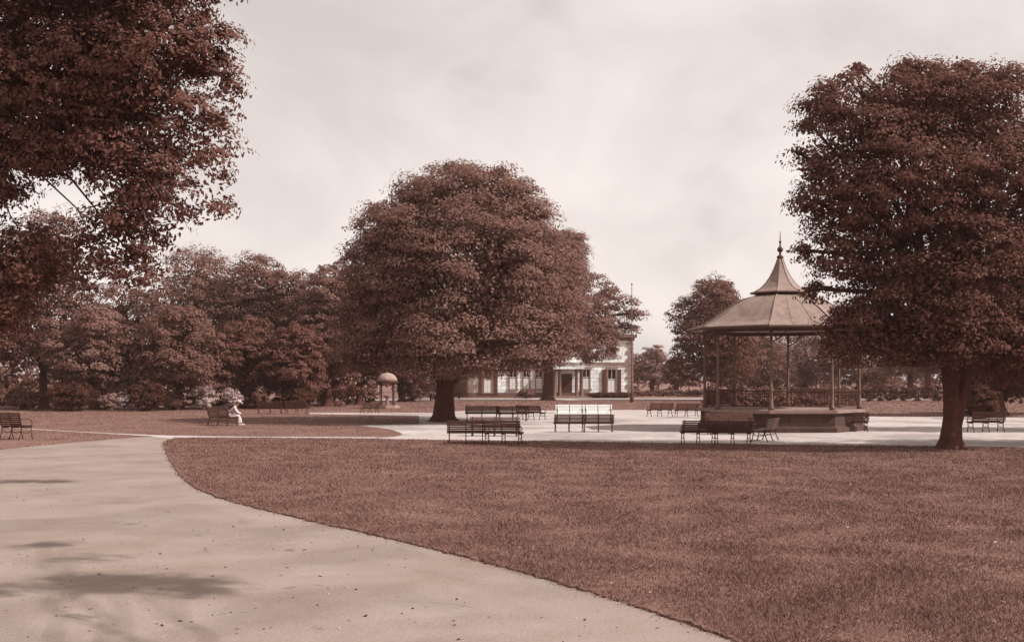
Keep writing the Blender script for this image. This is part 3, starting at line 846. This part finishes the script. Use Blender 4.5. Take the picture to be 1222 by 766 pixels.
# ------------------------------------------------------------------ the bandstand
def bandstand():
    cxw, cyw = 12.8, 52.0
    root = empty("bandstand", (cxw, cyw, 0))
    tag(root, "octagonal bandstand with a tiered bell roof and spiked finial", "bandstand")
    A0 = -math.pi / 2 - R(20)                       # one corner points almost at the camera
    ang = [A0 + i * math.pi / 4 for i in range(8)]
    P = lambda r, a, z: Vector((r * math.cos(a), r * math.sin(a), z))
    MB().lathe([(3.95, 0), (3.95, 0.22), (3.80, 0.26), (3.80, 0.84)], 8, a0=A0).build("base", M["ashlar_dark"], root)
    MB().lathe([(3.90, 0.842), (3.96, 0.87), (3.96, 0.99), (3.90, 1.0)], 8, a0=A0).build("floor", M["stone_mid"], root)
    # steps on the far side
    a = (ang[4] + ang[5]) / 2
    Rm = Matrix.Rotation(a, 3, 'Z')
    st = MB()
    for i in range(4):
        h = 0.8 - 0.2 * i
        st.box(tuple(P(3.55 + 0.15 + 0.3 * i, a, h / 2)), (0.32, 1.8, h), Rm)
    st.build("steps", M["stone_mid"], root)
    for i, a in enumerate(ang):
        prof = [(0.13, 1.002), (0.13, 1.12), (0.085, 1.2), (0.075, 1.85), (0.09, 1.9), (0.065, 1.98), (0.055, 4.0), (0.09, 4.08), (0.06, 4.14), (0.06, 4.60)]
        c = P(3.6, a, 0)
        po = MB().lathe(prof, 10, tuple(c)).build("post", M["iron_pale"], root, smooth=True)
        # curved brackets under the eaves, along both sides and outward
        br = MB()
        for b in (ang[(i + 1) % 8], ang[i - 1]):
            t = (P(3.6, b, 0) - c).normalized()
            br.tube([c + Vector((0, 0, 4.05)), c + t * 0.25 + Vector((0, 0, 4.15)), c + t * 0.52 + Vector((0, 0, 4.33)), c + t * 0.7 + Vector((0, 0, 4.58))], 0.025, 6)
        t = Vector((math.cos(a), math.sin(a), 0))
        br.tube([c + Vector((0, 0, 4.05)), c + t * 0.22 + Vector((0, 0, 4.2)), c + t * 0.4 + Vector((0, 0, 4.36)), c + t * 0.55 + Vector((0, 0, 4.62))], 0.025, 6)
        br.build("bracket", M["iron"], po)
    for i in range(8):
        if i == 4: continue                          # way in, over the steps
        p0, p1 = P(3.6, ang[i], 0), P(3.6, ang[(i + 1) % 8], 0)
        t = (p1 - p0).normalized()
        p0, p1 = p0 + t * 0.1, p1 - t * 0.1
        rl = MB()
        for z, r in ((1.16, 0.022), (1.72, 0.018), (1.86, 0.032)):
            rl.tube([p0 + Vector((0, 0, z)), p1 + Vector((0, 0, z))], r, 6)
        n = 22
        for k in range(1, n):
            q = p0.lerp(p1, k / n)
            rl.tube([q + Vector((0, 0, 1.16)), q + Vector((0, 0, 1.86 if k % 5 == 0 else 1.72))], 0.011 if k % 5 else 0.02, 5)
        for k in range(n):
            q = p0.lerp(p1, (k + 0.5) / n)
            rl.tube([q + Vector((0, 0, 1.72)) + t * 0.05 * math.cos(j * 1.047) + Vector((0, 0, 0.06 + 0.05 * math.sin(j * 1.047))) for j in range(7)], 0.008, 4)
        rl.build("railing", M["iron"], root)
    be = MB()
    be.lathe([(3.70, 4.56), (3.70, 4.74), (3.45, 4.74), (3.45, 4.56)], 8, a0=A0, closed=True)
    be.build("ring_beam", M["roof_dark"], root)
    prof = [(4.42, 4.70), (4.46, 4.74), (4.44, 4.80), (4.1, 4.86), (3.65, 5.02), (3.2, 5.30), (2.7, 5.66), (2.2, 5.98), (1.7, 6.22), (1.2, 6.36)]
    under = [(1.1, 6.20), (3.0, 5.22), (3.72, 4.80)]
    rf = MB().lathe(prof + under, 8, a0=A0, closed=True).build("roof", M["roof"], root)
    hips = MB()
    for a in ang:
        hips.tube([P(r + 0.01, a, z + 0.01) for r, z in prof[2:]], 0.035, 6)
    hips.build("hip_rolls", M["roof"], rf, smooth=True)
    sm = MB()
    for i in range(8):
        a, b = ang[i], ang[(i + 1) % 8]
        for k in (0.33, 0.67):
            sm.tube([P(r, a, z + 0.008).lerp(P(r, b, z + 0.008), 0.5 + (k - 0.5) * min(1.0, r / 3.0 + 0.2)) for r, z in prof[2:]], 0.011, 4)
    sm.build("seams", M["roof"], rf)
    gut = MB().lathe([(4.455, 4.66), (4.52, 4.68), (4.52, 4.75), (4.465, 4.75)], 8, a0=A0, closed=True)
    gut.build("gutter", M["roof_dark"], rf)
    MB().lathe([(1.12, 6.30), (1.12, 6.5)], 8, a0=A0).build("drum", M["roof_dark"], root)
    up = [(1.42, 6.46), (1.42, 6.52), (1.2, 6.58), (0.92, 6.74), (0.68, 6.98), (0.48, 7.28), (0.32, 7.60), (0.2, 7.9), (0.13, 8.12), (0.12, 8.16)]
    ur = MB().lathe(up, 8, a0=A0).build("upper_roof", M["roof"], root)
    h2 = MB()
    for a in ang:
        h2.tube([P(r, a, z) for r, z in up[1:9]], 0.025, 6)
    h2.build("hip_rolls", M["roof"], ur, smooth=True)
    MB().lathe([(0.10, 8.10), (0.16, 8.16), (0.16, 8.24), (0.06, 8.30), (0.05, 8.42), (0.13, 8.50), (0.15, 8.58), (0.10, 8.66), (0.04, 8.72), (0.035, 8.86), (0.07, 8.92), (0.03, 8.98), (0.012, 9.42)], 12).build("finial", M["iron"], root, smooth=True)
bandstand()

# ------------------------------------------------------------------ domed shelter (drinking fountain canopy) on the left lawn
def shelter():
    d = depth(487)
    k = d / FOC
    root = empty("domed_shelter", (sx(462, d), d, 0))
    tag(root, "small shelter with a pale round dome on dark posts, left of the thick middle trunk", "shelter")
    r = 0.72
    MB().lathe([(1.05, 0), (1.05, 0.14), (0.95, 0.15), (0.95, 0.26)], 8).build("base", M["stone_mid"], root)
    for i in range(4):
        a = math.pi / 4 + i * math.pi / 2
        MB().lathe([(0.09, 0.262), (0.09, 0.4), (0.05, 0.46), (0.05, 1.9), (0.08, 1.98), (0.08, 2.06)], 8, (r * math.cos(a), r * math.sin(a), 0)).build("post", M["iron"], root, smooth=True)
    MB().lathe([(0.92, 2.062), (0.95, 2.1), (0.95, 2.2), (0.86, 2.22)], 16).build("ring", M["iron"], root)
    MB().lathe([(0.84, 2.222), (0.80, 2.42), (0.66, 2.64), (0.45, 2.8), (0.2, 2.88), (0.05, 2.92), (0.06, 3.0), (0.02, 3.12)], 16).build("dome", M["dome"], root, smooth=True)
    MB().lathe([(0.2, 0.262), (0.13, 0.4), (0.11, 0.8), (0.33, 0.98), (0.35, 1.05), (0.3, 1.05)], 14).build("basin", M["stone_mid"], root, smooth=True)
shelter()

# ------------------------------------------------------------------ benches
BL = 1.5
def make_bench(slat, label, frame=None):
    """faces +Y: the back is on the -Y side"""
    frame = frame or M["iron"]
    root = empty("park_bench", (0, 0, 0))
    tag(root, label, "bench", "park benches")
    se = MB()
    for i in range(6):
        y = -0.20 + i * 0.085
        se.box((0, y, 0.43 + (0.012 if i in (0, 5) else 0) - 0.02 * math.sin(i / 5 * math.pi)), (BL, 0.065, 0.028))
    se.build("seat", slat, root, bevel=0.005)
    ba = MB()
    tilt = Matrix.Rotation(R(14), 3, 'X')
    for i in range(6):
        z = 0.50 + i * 0.068
        y = -0.235 - (z - 0.43) * math.tan(R(14))
        ba.box((0, y, z), (BL, 0.024, 0.052), tilt)
    ba.build("backrest", slat, root, bevel=0.004)
    for s in (-1, 0, 1):
        X = s * (BL / 2 - 0.09)
        fr = MB()
        fr.tube([(X, 0.27, 0), (X, 0.235, 0.12), (X, 0.20, 0.28), (X, 0.23, 0.40)], [0.024, 0.018, 0.018, 0.022], 7)
        fr.tube([(X, -0.34, 0), (X, -0.27, 0.14), (X, -0.22, 0.30), (X, -0.238, 0.44), (X, -0.285, 0.64), (X, -0.352, 0.89)], [0.024, 0.018, 0.018, 0.022, 0.02, 0.02], 7)
        fr.tube([(X, 0.23, 0.398), (X, 0.02, 0.375), (X, -0.22, 0.39)], 0.018, 6)
        fr.tube([(X, 0.21, 0.26), (X, 0.0, 0.20), (X, -0.23, 0.26)], 0.013, 6)
        fr.build("support_frame", frame, root, smooth=True)
        if s:
            MB().tube([(X, 0.22, 0.42), (X, 0.26, 0.52), (X, 0.23, 0.62), (X, 0.05, 0.66), (X, -0.15, 0.655), (X, -0.30, 0.67)], 0.017, 7).build("armrest", frame, root, smooth=True)
    return root

first_used = {}
protos = {"dark": M["bench"], "worn": M["bench_worn"], "white": M["bench_glare"]}
proto_obj = {}
def bench(kind, x, y, wpx, rz, label, hscale=1.0, dy=0.0):
    d = depth(y) + dy
    if kind not in proto_obj:
        proto_obj[kind] = make_bench(protos[kind], label)
        o = proto_obj[kind]
    else:
        o = copy_tree(proto_obj[kind])
    o["label"] = label
    o.location = (sx(x, d), d, 0.006)
    o.rotation_euler = (0, 0, R(rz))
    L = wpx * d / FOC / max(0.35, abs(math.cos(R(rz))))
    o.scale = (L / BL, 1.05, hscale)
    return o
SM = 1.0
bench("worn", 556, 530.0, 45, 2, "slatted bench square to us at the near lawn edge, left of the askew one")
bench("worn", 601, 530.5, 45, -14, "slatted bench at the near lawn edge set askew, right one of two end to end")
bench("worn", 590, 520.5, 60, 178, "bench facing us right behind the slatted pair at the near lawn edge", 0.9)
bench("dark", 575, 502, 40, 3, "dark bench just right of the thick middle trunk", 0.98)
bench("dark", 612, 502.5, 36, -6, "dark bench in the second row between the middle trunk and the white benches", 0.98)
bench("dark", 634, 500.5, 30, -38, "dark bench turned askew at the right end of the second row", 0.95)
bench("dark", 679, 515.5, 37, 2, "dark bench in front of the left white bench, its back to us", 0.92)
bench("dark", 714, 515.5, 37, -2, "dark bench in front of the right white bench, its back to us", 0.92)
bench("white", 680, 504, 34, 180, "bench facing us coloured white for sun glare, left one of the bright pair", 1.12)
bench("white", 714, 504, 34, 180, "bench facing us coloured white for sun glare, right one of the bright pair", 1.12)
bench("dark", 787, 497, 30, 20, "small far bench left of the bandstand, nearer the flagpole", 1.0)
bench("dark", 819, 497.5, 28, 8, "far bench close against the bandstand's left side", 1.0)
bench("dark", 833, 529.5, 42, 2, "black bench before the bandstand with its back to us, left one of the pair", 1.0)
bench("dark", 874, 530, 44, 0, "black bench before the bandstand with its back to us, right one of the pair", 1.0)
bench("worn", 872, 518.5, 58, 181, "worn bench facing us between the black pair and the bandstand base", 1.05)
bench("worn", 912, 526, 26, 62, "bench seen nearly end on at the right of the black pair", 1.0)
bench("dark", 1017, 515, 36, -4, "bench standing against the bandstand's lit right side", 1.0)
bench("dark", 1176, 515.5, 42, 4, "bench in the shade right of the forked trunk", 1.05)
bench("worn", 266, 507.5, 34, -42, "bench on the left lawn with a person in white sitting on it", 1.05)
bench("dark", 322, 493.5, 30, 6, "far bench before the dark clipped hedge, left one of two", 1.0)
bench("worn", 354, 493.8, 28, -4, "far bench before the dark clipped hedge, right one of two", 1.0)
bench("dark", 441, 494, 18, 30, "small far bench beside the domed shelter", 0.9)
bench("worn", 200, 489.7, 32, 180, "far bench before the bushes at the back of the left lawn", 0.95)
bench("dark", 20, 524, 34, -28, "dark bench beside the path, cut close to the left edge", 1.22)

# ------------------------------------------------------------------ person in white on the left bench
def skin_mesh(name, pts, edges, rad, m, parent, root_i=0, sub=2):
    me = bpy.data.meshes.new(name)
    me.from_pydata([tuple(p) for p in pts], edges, [])
    o = bpy.data.objects.new(name, me)
    COL.objects.link(o)
    o.modifiers.new("skin", 'SKIN')
    md = o.modifiers.new("sub", 'SUBSURF'); md.levels = sub; md.render_levels = sub
    if not me.skin_vertices: me.skin_vertices.new()
    for i, v in enumerate(me.skin_vertices[0].data):
        r = rad[i]
        v.radius = r if isinstance(r, tuple) else (r, r)
        v.use_root = (i == root_i)
    dg = bpy.context.evaluated_depsgraph_get()
    me2 = bpy.data.meshes.new_from_object(o.evaluated_get(dg))
    bpy.data.objects.remove(o)
    me2.name = name
    me2.materials.clear(); me2.materials.append(m)
    for p in me2.polygons: p.use_smooth = True
    o = bpy.data.objects.new(name, me2)
    COL.objects.link(o)
    if parent is not None: o.parent = parent
    return o

def person(loc, rz):
    """sits facing +X, bent forward, forearms on the thighs"""
    root = empty("person", loc, rz)
    tag(root, "person in white clothes and a pale cap sitting bent forward on the left bench", "person")
    v = {}
    v['pel'] = (0, 0, 0.53); v['bel'] = (0.06, 0, 0.68); v['che'] = (0.20, 0, 0.88); v['nk'] = (0.32, 0, 1.02); v['hd'] = (0.39, 0, 1.09); v['hd2'] = (0.43, 0, 1.17); v['hd3'] = (0.45, 0, 1.23)
    for s, n in ((1, 'l'), (-1, 'r')):
        v['sh' + n] = (0.23, s * 0.18, 0.95); v['el' + n] = (0.34, s * 0.23, 0.70); v['wr' + n] = (0.54, s * 0.10, 0.61); v['hn' + n] = (0.61, s * 0.06, 0.60)
        v['hp' + n] = (0.04, s * 0.10, 0.51); v['kn' + n] = (0.46, s * 0.13, 0.50); v['an' + n] = (0.50 + 0.05 * s, s * 0.12, 0.10); v['he' + n] = (0.47 + 0.05 * s, s * 0.12, 0.045); v['to' + n] = (0.68 + 0.05 * s, s * 0.13, 0.035)
    keys = list(v)
    ix = {k: i for i, k in enumerate(keys)}
    E = [('pel', 'bel'), ('bel', 'che'), ('che', 'nk'), ('nk', 'hd'), ('hd', 'hd2'), ('hd2', 'hd3')]
    for n in 'lr':
        E += [('che', 'sh' + n), ('sh' + n, 'el' + n), ('el' + n, 'wr' + n), ('wr' + n, 'hn' + n), ('pel', 'hp' + n), ('hp' + n, 'kn' + n), ('kn' + n, 'an' + n), ('an' + n, 'he' + n), ('an' + n, 'to' + n)]
    rad = {'pel': 0.13, 'bel': (0.13, 0.11), 'che': (0.15, 0.11), 'nk': 0.055, 'hd': 0.07, 'hd2': 0.095, 'hd3': 0.07}
    rb = {'sh': 0.06, 'el': 0.042, 'wr': 0.028, 'hn': 0.035, 'hp': 0.085, 'kn': 0.06, 'an': 0.04, 'he': 0.038, 'to': 0.033}
    rr = [rad[k] if k in rad else rb[k[:2]] for k in keys]
    skin_mesh("body", [v[k] for k in keys], [(ix[a], ix[b]) for a, b in E], rr, M["skin"], root, ix['pel'])
    # face
    hd = Vector((0.435, 0, 1.165))
    fw = Vector((0.93, 0, -0.36)).normalized(); up = Vector((0.36, 0, 0.93)).normalized()
    MB().tube([hd + fw * 0.085 + up * 0.025, hd + fw * 0.122 - up * 0.02, hd + fw * 0.09 - up * 0.028], [0.009, 0.016, 0.012], 7).build("nose", M["skin"], root, smooth=True)
    for s in (1, -1):
        c = hd + fw * 0.083 + up * 0.03 + Vector((0, s * 0.033, 0))
        MB().lathe([(0.003, -0.011), (0.011, -0.004), (0.011, 0.004), (0.003, 0.011)], 8, tuple(c)).build("eye", M["hair"], root, smooth=True)
        c = hd - fw * 0.005 + Vector((0, s * 0.093, 0))
        MB().lathe([(0.004, -0.03), (0.015, -0.012), (0.017, 0.012), (0.004, 0.03)], 8, tuple(c)).build("ear", M["skin"], root, smooth=True)
        # fingers of each hand
        n = 'l' if s == 1 else 'r'
        h0 = Vector(v['hn' + n])
        for f in range(4):
            o_ = Vector((0, (f - 1.5) * 0.018, 0.008))
            ln = (0.062, 0.075, 0.07, 0.055)[f]
            MB().tube([h0 + o_, h0 + o_ + Vector((0.03 + ln * 0.3, 0, -0.005)), h0 + o_ + Vector((0.03 + ln * 0.75, 0, -0.03)), h0 + o_ + Vector((0.025 + ln * 0.85, 0, -0.06))], [0.010, 0.009, 0.008, 0.006], 6).build("finger", M["skin"], root, smooth=True)
        MB().tube([h0 + Vector((-0.02, -s * 0.02, 0.01)), h0 + Vector((0.015, -s * 0.045, 0.012)), h0 + Vector((0.05, -s * 0.045, -0.005))], [0.011, 0.010, 0.007], 6).build("thumb", M["skin"], root, smooth=True)
    MB().tube([hd + fw * 0.092 - up * 0.05 + Vector((0, -0.025, 0)), hd + fw * 0.097 - up * 0.052, hd + fw * 0.092 - up * 0.05 + Vector((0, 0.025, 0))], 0.006, 6).build("mouth", M["hair"], root)
    # clothes
    ck = ['pel', 'bel', 'che'] + [a + n for n in 'lr' for a in ('sh', 'el', 'wr')]
    ci = {k: i for i, k in enumerate(ck)}
    cv = [Vector(v[k]) for k in ck]
    ce = [('pel', 'bel'), ('bel', 'che')] + [e for n in 'lr' for e in (('che', 'sh' + n), ('sh' + n, 'el' + n), ('el' + n, 'wr' + n))]
    cr = [0.15, (0.15, 0.13), (0.17, 0.13)] + [0.08, 0.062, 0.05] * 2
    skin_mesh("white_jacket", cv, [(ci[a], ci[b]) for a, b in ce], cr, M["cloth"], root, 0)
    tk = ['pel'] + [a + n for n in 'lr' for a in ('hp', 'kn', 'an')]
    ti = {k: i for i, k in enumerate(tk)}
    te = [e for n in 'lr' for e in (('pel', 'hp' + n), ('hp' + n, 'kn' + n), ('kn' + n, 'an' + n))]
    skin_mesh("white_trousers", [Vector(v[k]) for k in tk], [(ti[a], ti[b]) for a, b in te], [0.15] + [0.108, 0.085, 0.07] * 2, M["flannel"], root, 0)
    for n in 'lr':
        a = Vector(v['an' + n])
        skin_mesh("shoe", [a + Vector((-0.05, 0, -0.045)), a + Vector((0.06, 0, -0.05)), a + Vector((0.18, 0, -0.06))], [(0, 1), (1, 2)], [0.05, 0.052, 0.042], M["shoe"], root, 0)
    # cap
    mb = MB().lathe([(0.112, 0.0), (0.115, 0.03), (0.10, 0.075), (0.06, 0.10), (0.01, 0.108)], 16)
    mb.box((0.12, 0, 0.008), (0.10, 0.15, 0.012))
    cap = mb.build("cap", M["cloth"], root, smooth=True)
    cap.location = hd + up * 0.045
    cap.rotation_euler = (0, R(21), 0)
dp = depth(507.5)
person((sx(276.5, dp), dp - 0.33, 0.0), R(12))

# ------------------------------------------------------------------ summer air
def haze():
    m = bpy.data.materials.new("summer_air")
    m.use_nodes = True
    nt = m.node_tree
    nt.nodes.clear()
    v = nt.nodes.new("ShaderNodeVolumePrincipled")
    v.inputs["Color"].default_value = (0.94, 0.68, 0.60, 1)
    v.inputs["Density"].default_value = 0.00032
    v.inputs["Anisotropy"].default_value = 0.2
    out = nt.nodes.new("ShaderNodeOutputMaterial")
    nt.links.new(v.outputs[0], out.inputs["Volume"])
    o = MB().box((0, 120, 11.0), (420, 340, 24.0)).build("haze", m)
    o["kind"] = "stuff"
    o["label"] = "thin pale summer haze over the whole park"
haze()
